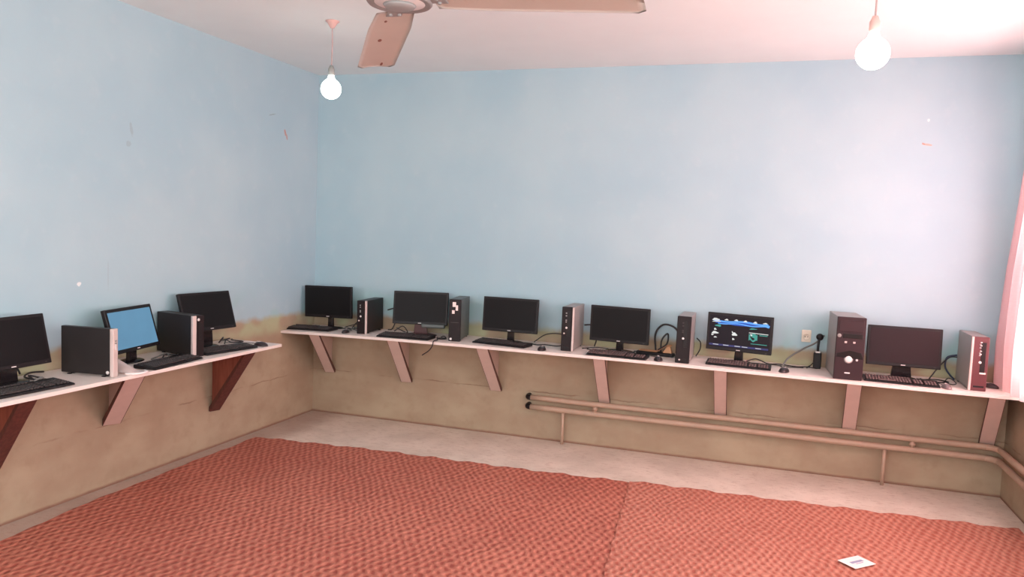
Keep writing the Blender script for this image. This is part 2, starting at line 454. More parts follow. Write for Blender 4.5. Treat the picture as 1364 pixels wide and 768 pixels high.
sh = thing('wall_shelf', 'long white wall shelf along the back wall holding six monitors', 'shelf', (0, 0, 0))
mb = MB()
def shelf_fn(top):
    return lambda u, v: (W*u, -.003-(SD-.003)*v, zs(W*u)-(0 if top else TH))
b = bmesh.new(); n = 64; rows = []
for i in range(n+1):
    x = .002+(W-.004)*i/n; z = zs(x)
    rows.append([b.verts.new((x, -.002, z)), b.verts.new((x, -SD, z)), b.verts.new((x, -SD, z-TH)), b.verts.new((x, -.002, z-TH))])
for A, B in zip(rows, rows[1:]):
    for j in range(4): b.faces.new((A[j], B[j], B[(j+1) % 4], A[(j+1) % 4]))
b.faces.new(rows[0]); b.faces.new(rows[-1][::-1]); bmesh.ops.recalc_face_normals(b, faces=b.faces)
mb._merge(b, M['white']); mb.build('board', sh)

def bracket(parent, loc, rz, top, bot, depth, bw, pm, bm_, name='bracket', pd=None):
    """triangular plywood web against the wall with a board nailed on its sloping edge; local -y points into the room"""
    o = MB().prism([(-.004, top), (-depth+.03, top), (-.004, bot+.03)], 0, -.009, .009, pm).build(name, parent, loc, (0, 0, rz))
    a = V((0, -depth, top)); c = V((0, -.022, bot))
    d = (c-a); ln = d.length; ang = math.atan2(d.z, d.y)
    # sloping board with ends cut level with shelf and plumb with wall
    nrm = V((0, -d.z, d.y)).normalized()
    if nrm.y > 0: nrm = -nrm
    t2 = nrm*.018
    pts = [(a.y, top), (a.y+.026, top), (c.y+.018, bot+.006), (c.y+.018, bot-.012), (c.y-.004, bot-.016)]
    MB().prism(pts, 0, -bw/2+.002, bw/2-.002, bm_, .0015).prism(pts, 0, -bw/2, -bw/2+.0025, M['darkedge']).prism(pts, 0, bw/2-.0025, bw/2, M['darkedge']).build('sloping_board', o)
    return o
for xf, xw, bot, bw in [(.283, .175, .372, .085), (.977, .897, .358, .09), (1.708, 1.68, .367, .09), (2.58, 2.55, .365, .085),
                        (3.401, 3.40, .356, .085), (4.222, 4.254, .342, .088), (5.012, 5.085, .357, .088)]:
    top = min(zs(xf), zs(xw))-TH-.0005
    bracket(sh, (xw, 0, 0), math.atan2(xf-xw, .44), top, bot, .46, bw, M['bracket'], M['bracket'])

sl = thing('wall_shelf', 'shorter white wall shelf along the left wall holding three monitors', 'shelf', (0, 0, 0))
LE = -1.12
MB().box((.232, (LE-4.2)/2, ZL-TH/2), (.46, LE+4.2, TH), M['white'], .002).build('board', sl)
for yw, yf, bot, bw, pm, bm_, lb in [(-1.262, -1.40, .285, .075, M['darkwood'], M['darkedge'], 'red-brown wooden bracket'),  # red-brown brackets: shade of the down-facing boards is put into darker wood
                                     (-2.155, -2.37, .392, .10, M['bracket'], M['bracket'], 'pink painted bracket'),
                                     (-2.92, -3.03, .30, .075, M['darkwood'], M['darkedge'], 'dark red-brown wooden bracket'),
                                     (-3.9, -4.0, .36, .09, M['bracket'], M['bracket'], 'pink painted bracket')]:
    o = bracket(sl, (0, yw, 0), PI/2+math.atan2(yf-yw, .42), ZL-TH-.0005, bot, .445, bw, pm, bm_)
    o['label'] = lb

# ------------------------------------------------------------------ heating pipes
hp = thing('heating_pipe', 'pair of painted heating pipes along the back wall below the long shelf', 'pipe', (1.955, -.055, 0))
def loc_(pts): return [(x-1.955, y+.055, z) for x, y, z in pts]
def bendpath(z, yo, xo, x0):
    r = .09; pts = [(x0, yo, z), (2.6, yo, z-.003), (3.4, yo, z+.001), (4.3, yo, z), (xo-r, yo, z)]
    for k_ in range(1, 7):
        a = PI/2*k_/6; pts.append((xo-r+r*math.sin(a), yo-r+r*math.cos(a), z))
    return pts+[(xo, -.8, z), (xo, -2.5, z), (xo, -6.8, z)]
UP = bendpath(.341, -.070, W-.055, 1.985); LO = bendpath(.268, -.072, W-.055, 1.985)
MB().tube(loc_(UP), .020, M['pipe'], 12, 5).tube(loc_([(1.985, -.070, .341), (1.962, -.062, .341), (1.955, -.003, .341)]), .021, M['black'], 12, 4).build('upper_pipe', hp)
MB().tube(loc_(LO), .021, M['pipe'], 12, 5).tube(loc_([(1.985, -.072, .268), (1.962, -.062, .268), (1.955, -.003, .268)]), .022, M['black'], 12, 4).build('lower_pipe', hp)
for x in (2.493, 4.642):
    MB().tube(loc_([(x, -.07, .335), (x, -.072, .272)]), .012, M['pipe'], 10, spline=False).lathe([(.018, 0), (.018, .02)], M['pipe'], Matrix.Translation((x-1.955, -.016, .295))).build('spacer', hp)
for x in (2.245, 4.478):
    MB().tube(loc_([(x, -.07, .262), (x, -.065, .12), (x, -.06, 0.002)]), .012, M['pipe'], 10, spline=False).build('support_leg', hp)

# ------------------------------------------------------------------ ceiling fan
FX, FY, FZ = 2.546, -3.545, 2.295
fan = thing('ceiling_fan', 'old pinkish ceiling fan with rust-spotted blades', 'ceiling fan', (FX, FY, FZ))
def blade_mesh(flip):
    mb = MB(); L0, L1 = .105, .735
    def outline(u, v):
        x = L0+(L1-L0)*u
        hw = .060+.012*min(1, u*4)
        y = (v-.5)*2*hw
        # cranked, slightly cupped sheet
        z = -.005*(2*abs(v-.5))**2
        if u > .96: y *= 1-.25*((u-.96)/.04)**2
        return (x, y, z)
    mb.grid(outline, 26, 8, M['blade'], .004)
    return mb
angs = [124.0, 1.4, 243.0]
for i, a in enumerate(angs):
    pitch = [-8, -5, -8][i]; droop = [4.5, 3.4, 3][i]
    o = blade_mesh(False).build('blade', fan, (0, 0, -.004), (math.radians(pitch), math.radians(droop), math.radians(a)))
    for (x, y, rx, ry) in [[(.40, .018, .016, .007), (.70, -.02, .022, .005), (.2, .02, .010, .005)], [(.22, -.055, .012, .006), (.31, -.06, .022, .007), (.5, -.066, .014, .005), (.13, -.035, .008, .01)], [(.3, 0, .01, .006)]][i]:
        MB().ellipsoid((0, 0, 0), (rx, ry, .0012), M['rust'], n=12).build('rust_spot', o, (x, y, -.005*(abs(y)/.072)**2-.0005))
    MB().box((.085, 0, .0), (.13, .05, .007), M['hubdark'], .002).lathe([(.006, -.009), (.006, .006)], M['hubdark'], Matrix.Translation((.125, .014, 0)), 10).lathe([(.006, -.009), (.006, .006)], M['hubdark'], Matrix.Translation((.125, -.014, 0)), 10).build('blade_arm', o)
MB().lathe([(0, -.022), (.05, -.022), (.085, -.016), (.102, -.004), (.106, .012), (.104, .03), (.112, .045), (.108, .085), (.085, .115), (.045, .128), (.0, .13)], M['hub'], n=40).build('motor_housing', fan)
MB().lathe([(.0, -.036), (.028, -.035), (.044, -.030), (.05, -.0225)], M['hubdark'], n=32).build('bottom_cap', fan)
MB().lathe([(.088, -.0175), (.094, -.021), (.099, -.0155), (.099, -.006)], M['hubdark'], n=40).build('trim_ring', fan)
MB().lathe([(.016, .125), (.016, H-FZ-.07)], M['hub'], n=16).build('down_rod', fan)
MB().lathe([(.02, H-FZ-.10), (.05, H-FZ-.07), (.065, H-FZ-.02), (.066, H-FZ-.001)], M['hub'], n=28).build('ceiling_canopy', fan)

# ------------------------------------------------------------------ pendant bulbs
def pendant(x, y, zb, label, r=.062, tilt=0.0, hm='socketgrey'):
    """zb = centre of the globe"""
    t_ = thing('pendant_bulb', label, 'light bulb', (x, y, H), 0, 0, 'bare light bulbs hanging from the ceiling')
    z0 = zb-H
    MB().lathe([(0, -.045), (.012, -.042), (.02, -.03), (.03, -.012), (.042, -.004), (.042, -.0005)], M['ceramic'], n=20).build('ceiling_rose', t_)
    zt = z0+r+.078
    MB().tube([(0, 0, -.04), (.002, .001, -.15), (0, 0, zt)], .0036, M['cord'], 8).build('cord', t_)
    MB().lathe([(.0, zt+.004), (.010, zt+.002), (.016, zt-.012), (.020, zt-.02), (.020, zt-.052), (.016, zt-.058)], M[hm], n=20).build('lamp_holder', t_)
    prof = [(0, z0-r)]
    for k_ in range(1, 15):
        a = -PI/2+PI*k_/15*.86; prof.append((r*math.cos(a), z0+r*math.sin(a)))
    prof += [(.024, z0+r*.98), (.015, zt-.055)]
    MB().lathe(prof, M['bulb'], n=28).build('bulb', t_)
pendant(1.036, -1.482, 2.44, 'lit bare bulb hanging left, near the left wall corner')
pendant(3.985, -2.36, 2.352, 'lit bare bulb hanging on the right, right of the fan', .062, hm='ceramic')

# ------------------------------------------------------------------ computers
MG, TG, KG, XG = 'black monitors on the wall shelves', 'desktop computer towers on the wall shelves', 'black keyboards on the wall shelves', 'computer mice on the wall shelves'

def desktop_picture(parent, w, h):
    """lit desktop: blue ribbon, icons, teal block, taskbar"""
    mb = MB(); y = -.0012
    def strip(f, t0, t1, th, m, n_=30, yy=y):
        P_ = [(t0+(t1-t0)*k_/n_) for k_ in range(n_+1)]
        mb2 = bmesh.new(); A = [mb2.verts.new((x*w, yy, (f(x)+th(x))*h)) for x in P_]; B = [mb2.verts.new((x*w, yy, (f(x)-th(x))*h)) for x in P_]
        for i in range(n_): mb2.faces.new((A[i], B[i], B[i+1], A[i+1]))
        mb._merge(mb2, m)
    def blob(cx, cz, rx, rz, m, a=0.0, yy=y-.0004):
        b2 = bmesh.new(); vs = []
        for k_ in range(14):
            t_ = 2*PI*k_/14; q = 1+.25*math.sin(3*t_+cx*40); X, Z = rx*math.cos(t_)*q, rz*math.sin(t_)*q
            vs.append(b2.verts.new(((cx+X*math.cos(a)-Z*math.sin(a))*w, yy, (cz+X*math.sin(a)+Z*math.cos(a))*h)))
        b2.faces.new(vs); mb._merge(b2, m)
    strip(lambda x: .29+.01*math.sin(x*14), -.40, .46, lambda x: .060+.02*math.sin(x*9+1), M['s_b2'])
    strip(lambda x: .325+.02*math.sin(x*11+1), -.44, .46, lambda x: .024, M['s_b1'], yy=y-.0002)
    strip(lambda x: .255+.02*math.sin(x*13+2), -.36, .45, lambda x: .016, M['s_b1'], yy=y-.0002)
    strip(lambda x: -.43, -.485, .485, lambda x: .028, M['s_navy'])
    for x in (-.38, -.21, -.02, .10, .32): strip(lambda q: -.425, x-.04, x+.05, lambda q: .008, M['s_wh'], 4, y-.0004)
    for cx, cz, rx, rz, m in [(-.40, .36, .06, .035, 's_wh'), (-.38, .30, .07, .02, 's_wh'), (-.35, .17, .05, .035, 's_teal'), (-.40, .05, .02, .03, 's_wh'), (-.40, -.06, .055, .04, 's_wh'),
                              (-.44, -.13, .02, .02, 's_wh'), (-.39, -.20, .025, .02, 's_wh'), (-.22, .37, .03, .025, 's_wh'), (-.06, .38, .03, .022, 's_wh'), (.09, .37, .03, .025, 's_wh'), (.25, .36, .03, .03, 's_wh'), (.41, .36, .035, .02, 's_wh'),
                              (-.075, -.06, .042, .05, 's_wh'), (-.11, .0, .01, .03, 's_wh'), (-.09, -.21, .018, .03, 's_wh'), (.22, .16, .06, .02, 's_teal'),
                              (.45, .27, .04, .035, 's_b1')]:
        blob(cx, cz, rx, rz, M[m], .15)
    strip(lambda x: .04-.03*x, .16, .47, lambda x: .010, M['s_wh'], 6, y-.0004)
    strip(lambda x: -.10, .16, .30, lambda x: .11+.03*math.sin(x*60), M['s_teal'], 12)
    strip(lambda x: -.02, .33, .46, lambda x: .012, M['s_teal'], 6); strip(lambda x: -.30, .20, .46, lambda x: .010, M['s_teal'], 6)
    blob(.22, -.13, .025, .06, M['s_dark'], .5, y-.0006); blob(.20, -.03, .015, .03, M['s_wh'], .3, y-.0007)
    return mb.build('desktop_picture', parent)

def monitor(loc, yaw, tilt, gap, label, w=.438, h=.258, screen='screen', base='gloss', neck_w=.05, bez=.015, chin=.022, wide_base=.22, slope_=0.0, picture=False, logo=True, bar=False, roll=0.0):
    """loc: point of the shelf under the middle of the panel's lower edge; local -y faces the user"""
    t_ = thing('monitor', label, 'monitor', loc, yaw, -slope_, MG)
    # stand
    MB().ellipsoid((0, .06, 0.0), (wide_base/2, .064, .016), M[base], flat=0.0, n=32).build('stand_base', t_)
    MB().prism([(-neck_w*.62, .008), (neck_w*.62, .008), (neck_w*.42, gap+.09), (-neck_w*.42, gap+.09)], 1, .036, .062, M[base], .004).build('stand_neck', t_)
    panel = MB()
    panel.box((0, .012, h/2), (w, .024, h), M['black'], .004)
    panel.prism([(-w*.38, h*.12), (w*.38, h*.12), (w*.36, h*.86), (-w*.36, h*.86)], 1, .022, .046, M['black'], .008)
    p = panel.build('housing', t_, (0, 0, gap), (-tilt, roll, 0))
    sw, shh = w-2*bez, h-bez-chin
    s = MB().box((0, .0, chin+shh/2), (sw, .003, shh), M[screen], .0008).build('screen', p)
    s.location = (0, -.0004, 0)
    if picture:
        d = desktop_picture(p, sw, shh); d.location = (0, -.0012, chin+shh/2)
    if logo: MB().box((0, -.0008, chin*.5), (.026, .002, .005), M['logo'], .0005).build('badge', p)
    MB().box((w*.42, -.0006, chin*.45), (.012, .002, .004), M['key'], .0005).build('power_button', p)
    if bar:
        MB().box((w*.26, -.016, -.008), (w*.42, .04, .032), M['steel_green'], .008).build('speaker_bar', p)
    return t_

def tower(loc, yaw, w, h, d, label, side, front, style, slope_=0.0):
    """loc: middle of the front's lower edge on the shelf; local -y is the front"""
    t_ = thing('computer_tower', label, 'computer', loc, yaw, -slope_, TG)
    f = .022
    MB().box((0, f+(d-f)/2, h/2+.004), (w-.004, d-f, h-.008), M[side], .003).build('case', t_)
    for sx in (-1, 1):
        for yy in (.06, d-.05): MB().box((sx*w*.36, yy, .003), (.014, .02, .006), M['black'], .001).build('rubber_foot', t_)
    fr = MB().box((0, f/2, h/2), (w, f, h), M[front], .004).build('front_bezel', t_)
    def onfront(mb, nm): return mb.build(nm, fr)
    disc = lambda x, z, r, m: MB().lathe([(r, 0), (r, .003), (r*.8, .004), (0, .004)], m, Matrix.Translation((x, .0005, z)) @ Matrix.Rotation(PI/2, 4, 'X'), 20)
    if style in ('strip_right', 'strip_left', 'sff'):
        sx = {'strip_right': w/2-.006, 'strip_left': -w/2+.006}.get(style)
        if sx is not None: MB().box((sx, .006, h/2), (.013, .018, h-.002), M['silver'], .002).build('silver_strip', t_)
        ox = -.006 if style == 'strip_right' else (.006 if style == 'strip_left' else 0)
        onfront(MB().box((ox+.012, -.0005, h*.62), (w*.28, .004, h*.56), M['black'], .0015), 'drive_cover')
        for z in (.86, .80, .70, .66): onfront(MB().box((ox-.006, -.001, h*z), (.010, .004, .009), M['hubdark'] if style != 'sff' else M['key'], .001), 'port')
        onfront(disc(ox-.002, h*.53, .008, M['logo']), 'round_badge')
        if style != 'strip_left': onfront(disc(ox-w*.2, h*.07 if style == 'sff' else h*.40, .006, M['silver']), 'power_button')
        onfront(MB().box((ox, -.0005, h*.08), (w*.6, .003, .010), M['black'], .001), 'vent')
    if style == 'strip_left':
        for z in (.90, .84, .74, .68): onfront(MB().box((.004, -.0012, h*z), (.010, .004, .006), M['logo'], .001), 'port')
        onfront(MB().box((.022, -.001, h*.33), (.034, .004, .010), M['sticker'], .001, Matrix.Rotation(0, 4, 'Y')), 'white_stroke')
    if style == 'stickers':
        for (x, z, a, c) in [(-.006, .88, .026, .036), (.014, .80, .018, .040), (-.012, .70, .020, .026)]:
            onfront(MB().box((x, -.0008, h*z), (a, .002, c), M['sticker'], .0008), 'white_sticker')
        onfront(disc(-w*.30, h*.055, .009, M['logo']), 'round_badge')
        onfront(MB().box((0, -.0005, h*.45), (w*.7, .003, .004), M['key']), 'panel_groove')
    if style == 'mini':
        onfront(MB().box((.0, -.001, h*.86), (w*.86, .006, h*.19), M['brown'], .003), 'drive_door')
        onfront(MB().box((.012, -.001, h*.70), (w*.68, .006, h*.07), M['gloss'], .002), 'drive_slot')
        onfront(disc(-w*.40, h*.70, .012, M['steel_grey']), 'side_button')
        for x in (-.028, .022): onfront(MB().box((x, -.001, h*.60), (.014, .005, .012), M['silver'], .002), 'front_port')
        onfront(MB().prism([(-w*.48, h*.36), (w*.48, h*.34), (w*.40, h*.44), (0, h*.47), (-w*.42, h*.42)], 1, -.004, .002, M['gloss'], .001), 'control_panel')
        onfront(disc(-.004, h*.33, .027, M['hubdark']), 'power_ring'); onfront(disc(.045, h*.325, .007, M['logo']), 'reset_button')
        onfront(MB().lathe([(.021, 0), (.021, .006), (.016, .007), (0, .007)], M['logo'], Matrix.Translation((-.004, .0005, h*.33)) @ Matrix.Rotation(PI/2, 4, 'X'), 24), 'power_button')
        onfront(MB().box((-.006, -.001, h*.11), (.032, .004, .008), M['logo'], .001), 'badge')
    if style == 'silver':
        onfront(MB().box((0, -.0008, h*.62), (w*.3, .003, h*.12), M['hub'], .001), 'drive_cover')
        for z in (.70, .75): onfront(MB().box((0, -.0012, h*z), (w*.4, .003, .008), M['hubdark'], .001), 'port')
        MB().lathe([(.009, 0), (.009, .003), (0, .004)], M['logo'], Matrix.Translation((-w/2+.002, .035, h*.09)) @ Matrix.Rotation(-PI/2, 4, 'Y'), 20).build('round_badge', t_)
    if style == 'sidestrip':
        MB().box((-w/2+.012, .004, h/2), (.027, .018, h-.002), M['silver'], .002).build('silver_strip', t_)
        onfront(disc(.0, h*.90, .009, M['logo']), 'round_badge')
        onfront(MB().box((.014, -.001, h*.62), (w*.3, .004, h*.4), M['black'], .0015), 'drive_cover')
    return t_

def keyboard(loc, yaw, label, L_=.44, D_=.148, keys='key', slope_=0.0):
    """loc: centre on the shelf; local -y is the user's side"""
    t_ = thing('keyboard', label, 'keyboard', loc, yaw, -slope_, KG)
    prof = [(-D_/2, .002), (D_/2, .002), (D_/2, .024), (D_/2-.03, .022), (-D_/2+.012, .012), (-D_/2, .009)]
    mb = MB(); mb.prism(prof, 0, -L_/2, L_/2, M['black'], .0025); mb.build('body', t_)
    def ztop(y): return .013+(y+D_/2)*.075
    def block(nm, x0, cols, rows_, y0, p=.019, wide=()):
        mb = MB()
        for r_ in range(rows_):
            c = 0.0
            while c < cols-.01:
                ww = 1.0
                if r_ == 0 and nm == 'letter_keys' and 3.4 < c < 4.1: ww = 6.0
                y = y0+r_*p*.96; x = x0+(c+ww/2)*p
                mb.box((x, y, ztop(y)+.003), (p*ww-.0035, p*.80, .008), M[keys], .0018, seg=1)
                c += ww
        mb.build(nm, t_)
    k_ = L_/.44
    block('letter_keys', -L_/2+.012, 15, 5, -D_/2+.022, .0178*k_)
    block('function_keys', -L_/2+.012, 15, 1, D_/2-.022, .0178*k_)
    block('arrow_keys', L_/2-.150*k_, 3, 5, -D_/2+.022, .0178*k_)
    block('number_keys', L_/2-.088*k_, 4, 5, -D_/2+.022, .0178*k_)
    return t_

def mouse(loc, yaw, label, m='mouse', cable=None, slope_=0.0, small=1.0):
    t_ = thing('computer_mouse', label, 'mouse', loc, yaw, -slope_, XG)
    MB().ellipsoid((0, 0, .001), (.031*small, .056*small, .029*small), M[m], flat=0.0, n=24).build('body', t_)
    MB().lathe([(.009, -.004), (.011, 0), (.009, .004)], M['silver'], Matrix.Translation((0, -.0, .001)) @ Matrix.Translation((0, .030*small, .020*small)) @ Matrix.Rotation(PI/2, 4, 'Y'), 14).build('scroll_wheel', t_)
    MB().box((0, .012*small, .0285*small), (.014, .022, .003), M['sticker' if m == 'mouse' else 'logo'], .001).build('pale_top_patch', t_)  # small pale patch on top of the shell
    if cable: MB().tube([(0, .05*small, .012)]+cable, .0022, M['cable'], 6).build('cable', t_)
    return t_

def wire(name, pts, r, label, m='cable', cat='cable', group='cables on the wall shelves'):
    o = MB().tube([V(p)-V(pts[0]) for p in pts], r, M[m], 8).build(name, None, pts[0])
    return tag(o, label, cat, group)

# ---- back shelf, left to right
def at(x, y, dz=.0006): return (x, y, zs(x)+dz)
MON = [
 (.275, -.225, -.3, 0.0, .092, dict(label='black monitor at the left end of the long back shelf', neck_w=.04)),
 (1.10, -.232, 11.7, .139, .088, dict(label='black monitor left of the tower with white stickers', base='foot', bar=True, neck_w=.09, wide_base=.26)),
 (1.841, -.237, -1.1, .08, .085, dict(label='black monitor right of the tower with white stickers', neck_w=.045, screen='screen')),
 (2.669, -.22, -5.5, .021, .072, dict(label='black monitor with the tan card at its lower right corner', neck_w=.045)),
 (3.498, -.23, -8.5, .012, .082, dict(label='lit monitor showing a desktop with blue and teal icons', screen='s_dark', picture=True, neck_w=.05)),
 (4.524, -.225, 1.2, .068, .084, dict(label='brownish dark monitor between the big tower and the maroon-fronted tower', screen='screen_brown', neck_w=.10, wide_base=.20)),
]
for x, y, yaw, tilt, gap, kw in MON:
    monitor(at(x, y), math.radians(yaw), tilt, gap, slope_=slope(x), **kw)

TOW = [
 (.668, -.372, 5.6, .081, .262, .345, 'small dark tower with silver strip, beside the leftmost back-shelf monitor', 'steel_dark', 'front', 'strip_right'),
 (1.454, -.372, 10.3, .091, .316, .345, 'dark tower with three white stickers on its black front', 'steel_green', 'front', 'stickers'),
 (2.325, -.366, 1.1, .09, .318, .355, 'grey-sided slim tower with silver front edge, left of the fourth monitor', 'steel_grey', 'front', 'strip_right'),
 (3.146, -.438, -.2, .093, .318, .365, 'slim grey tower with plain black front, left of the lit monitor', 'steel_grey', 'front', 'sff'),
 (4.179, -.444, 3.2, .17, .398, .39, 'big grey tower with dark brown front and round silver button', 'steel_grey', 'brown', 'mini'),
 (4.91, -.397, -.9, .096, .331, .366, 'slim grey tower with maroon front and silver left edge, near the curtain', 'steel_grey', 'maroon', 'strip_left'),
]
for x, y, yaw, w, h, d, lb, sd, fr, st in TOW:
    tower(at(x, y), math.radians(yaw), w, h, d, lb, sd, fr, st, slope(x))

KB = [
 (.17, -.322, 0, 'black keyboard at the left end of the long back shelf', .43, 'key'),
 (1.06, -.385, 2, 'black keyboard in front of the monitor left of the stickered tower', .43, 'key'),
 (1.82, -.322, -8, 'black keyboard lying askew below the monitor right of the stickered tower', .43, 'key'),
 (2.70, -.395, -2, 'dusty keyboard left of the tan card, below a black monitor', .42, 'keypink'),
 (3.51, -.325, -2, 'dusty keyboard in front of the lit desktop monitor', .42, 'keypink'),
 (4.495, -.352, -2, 'dusty keyboard right of the big tower', .43, 'keypink'),
]
for x, y, yaw, lb, ln, ky in KB:
    keyboard(at(x, y), math.radians(yaw), lb, ln, .150, ky, slope(x))

mouse(at(.525, -.37), .2, 'black mouse left of the small silver-striped tower', cable=[(.01, .12, .006), (-.04, .2, .005), (-.09, .28, .01)], slope_=slope(.5), small=.9)
mouse(at(2.155, -.42), .1, 'black mouse left of the slim silver-edged tower', cable=[(0, .13, .006), (-.05, .2, .006), (-.12, .24, .006)], slope_=slope(2.15))
mouse(at(2.985, -.415), .15, 'black mouse left of the plain slim black-fronted tower', 'mouse', [(.0, .11, .006), (-.06, .16, .006), (-.10, .2, .006)], slope(2.98))
mouse(at(3.80, -.375), -.3, 'black mouse right of the lit desktop monitor', 'mouse', [(-.01, .12, .006), (-.08, .18, .006), (-.18, .22, .006)], slope(3.8))
mouse(at(4.745, -.405), .1, 'dark mouse left of the maroon-fronted tower', 'mousegrey', [(0, .12, .006), (-.02, .2, .006), (-.1, .26, .006)], slope(4.74), .9)
mouse(at(5.022, -.215), 1.1, 'dark mouse beside the pink curtain, right of the maroon tower', 'mouse', [(.0, .1, .006), (.03, .13, .006)], 0, .95)

def sz(x): return zs(x)+.006
# loose cables behind the back-shelf computers
wire('cable', [(.44, -.12, sz(.44)), (.50, -.16, sz(.5)+.05), (.56, -.1, sz(.56)+.10), (.60, -.05, sz(.6)+.03), (.52, -.03, sz(.5)), (.42, -.06, sz(.42))], .004, 'looped black cable left of the small silver-striped tower')
wire('cable', [(.36, -.10, sz(.36)), (.46, -.05, sz(.46)+.03), (.50, -.10, sz(.5)), (.40, -.2, sz(.4))], .003, 'thin cable curling behind the leftmost back-shelf monitor')
wire('cable', [(.725, -.05, .93), (.79, -.05, .945), (.83, -.08, .90), (.80, -.10, sz(.8)+.02), (.74, -.06, sz(.74))], .005, 'black cable rising right of the small silver-striped tower')
wire('cable', [(1.27, -.27, sz(1.2)), (1.30, -.34, sz(1.2)), (1.33, -.40, sz(1.3)), (1.335, -.482, zs(1.3)+.006), (1.33, -.495, zs(1.3)-.03), (1.30, -.49, .70), (1.24, -.47, .66)], .004, 'black cable hanging over the front edge of the back shelf')
wire('cable', [(1.29, -.24, sz(1.2)), (1.33, -.27, sz(1.25)+.012), (1.36, -.31, sz(1.3)), (1.33, -.35, sz(1.3)), (1.29, -.31, sz(1.2)), (1.35, -.28, sz(1.3))], .004, 'tangled cable left of the stickered tower')
wire('cable', [(2.0, -.10, sz(2)), (2.08, -.06, sz(2.1)+.06), (2.18, -.03, sz(2.2)+.07), (2.26, -.04, sz(2.2)+.05)], .004, 'black cable arching to the slim silver-edged tower')
wire('cable', [(1.99, -.18, sz(2)), (2.06, -.22, sz(2)), (2.12, -.18, sz(2)), (2.20, -.2, sz(2)), (2.24, -.16, sz(2))], .004, 'black cable lying left of the slim silver-edged tower')
wire('cable', [(2.378, -.05, .93), (2.43, -.06, .935), (2.47, -.07, .91), (2.475, -.06, .83), (2.46, -.05, sz(2.46))], .005, 'short black cable between the silver-edged tower and a monitor')
wire('cable', [(2.40, -.20, sz(2.4)), (2.50, -.17, sz(2.5)+.01), (2.58, -.12, sz(2.6)), (2.62, -.24, sz(2.6)), (2.52, -.27, sz(2.5)), (2.44, -.2, sz(2.4))], .0035, 'black cable coiled under the fourth back-shelf monitor')
wire('cable', [(2.70, -.26, sz(2.7)+.02), (2.78, -.22, sz(2.8)), (2.84, -.27, sz(2.8)), (2.76, -.3, sz(2.8)), (2.86, -.2, sz(2.8))], .0035, 'black cable crumpled left of the tan card')
wire('cable', [(2.92, -.06, sz(2.9)), (2.91, -.05, sz(2.9)+.13), (2.96, -.04, sz(2.9)+.20), (3.04, -.05, sz(3)+.19), (3.10, -.07, sz(3.1)+.13)], .007, 'thick dark cable arching behind the tan card')
wire('cable', [(2.96, -.09, sz(2.9)), (2.96, -.07, sz(2.9)+.09), (3.0, -.06, sz(2.9)+.14), (3.0, -.08, sz(3)+.07), (2.94, -.10, sz(2.9)+.02)], .006, 'dark looped cable above the tan card')
wire('cable', [(3.21, -.09, sz(3.2)+.13), (3.235, -.08, sz(3.2)+.10), (3.235, -.08, sz(3.2)+.05), (3.21, -.1, sz(3.2))], .004, 'small cable loop at the back of the plain slim tower')
wire('cable', [(3.55, -.13, sz(3.5)), (3.62, -.09, sz(3.6)+.02), (3.70, -.12, sz(3.7)), (3.78, -.09, sz(3.8)), (3.88, -.13, sz(3.9)), (3.96, -.09, sz(4)), (4.02, -.12, sz(4))], .004, 'black cable lying along the shelf right of the lit monitor')
wire('cable', [(3.64, -.17, sz(3.6)), (3.74, -.15, sz(3.7)), (3.84, -.18, sz(3.8)), (3.93, -.15, sz(3.9))], .003, 'thin black cable near the mouse of the lit monitor')
wire('cable', [(3.79, -.22, sz(3.8)), (3.83, -.17, sz(3.8)+.06), (3.93, -.12, sz(3.9)+.13), (4.0, -.07, .93), (4.055, -.05, .985)], .006, 'thick grey cable slanting up to the big tower', 'greycable')
wire('cable', [(3.95, -.15, sz(3.9)), (3.99, -.11, sz(4)+.03), (4.025, -.075, sz(4)+.08)], .004, 'black cable rising to the black adapter')
wire('cable', [(4.70, -.12, sz(4.7)), (4.76, -.08, sz(4.7)+.08), (4.82, -.05, sz(4.8)+.14), (4.865, -.06, sz(4.8)+.15)], .004, 'dark cable rising to the maroon-fronted tower')
wire('cable', [(4.865, -.045, .92), (4.81, -.05, .90), (4.80, -.06, .84), (4.83, -.06, sz(4.8)+.03), (4.86, -.05, sz(4.8))], .006, 'blue-black cable looping left of the maroon-fronted tower', 'bluecable')
wire('cable', [(4.645, -.14, sz(4.6)), (4.66, -.17, sz(4.6)), (4.74, -.12, sz(4.7)), (4.80, -.19, sz(4.8)), (4.70, -.24, sz(4.7)), (4.65, -.2, sz(4.6))], .004, 'black cable tangled right of the brownish monitor stand')
wire('cable', [(4.963, -.06, .893), (5.0, -.045, .89), (5.035, -.04, .84), (5.04, -.05, .763)], .004, 'short black lead on the right of the maroon-fronted tower')

wire('cable', [(.40, -.20, sz(.4)), (.46, -.24, sz(.46)+.02), (.53, -.22, sz(.5)), (.58, -.27, sz(.58)), (.55, -.18, sz(.55)+.03), (.47, -.17, sz(.47))], .003, 'thin grey cable tangle between the leftmost back monitor and its mouse', 'greycable')
wire('cable', [(.86, -.19, sz(.86)+.01), (.92, -.16, sz(.92)+.05), (.95, -.13, sz(.95)), (.90, -.10, sz(.9)), (.85, -.13, sz(.85)+.03)], .004, 'black cable looped left of the stickered tower monitor, at its lower left corner')
wire('cable', [(4.77, -.20, sz(4.77)), (4.81, -.14, sz(4.8)+.02), (4.84, -.20, sz(4.84)), (4.80, -.27, sz(4.8)), (4.76, -.24, sz(4.76)+.01)], .003, 'thin black cable ring on the shelf left of the maroon-fronted tower')

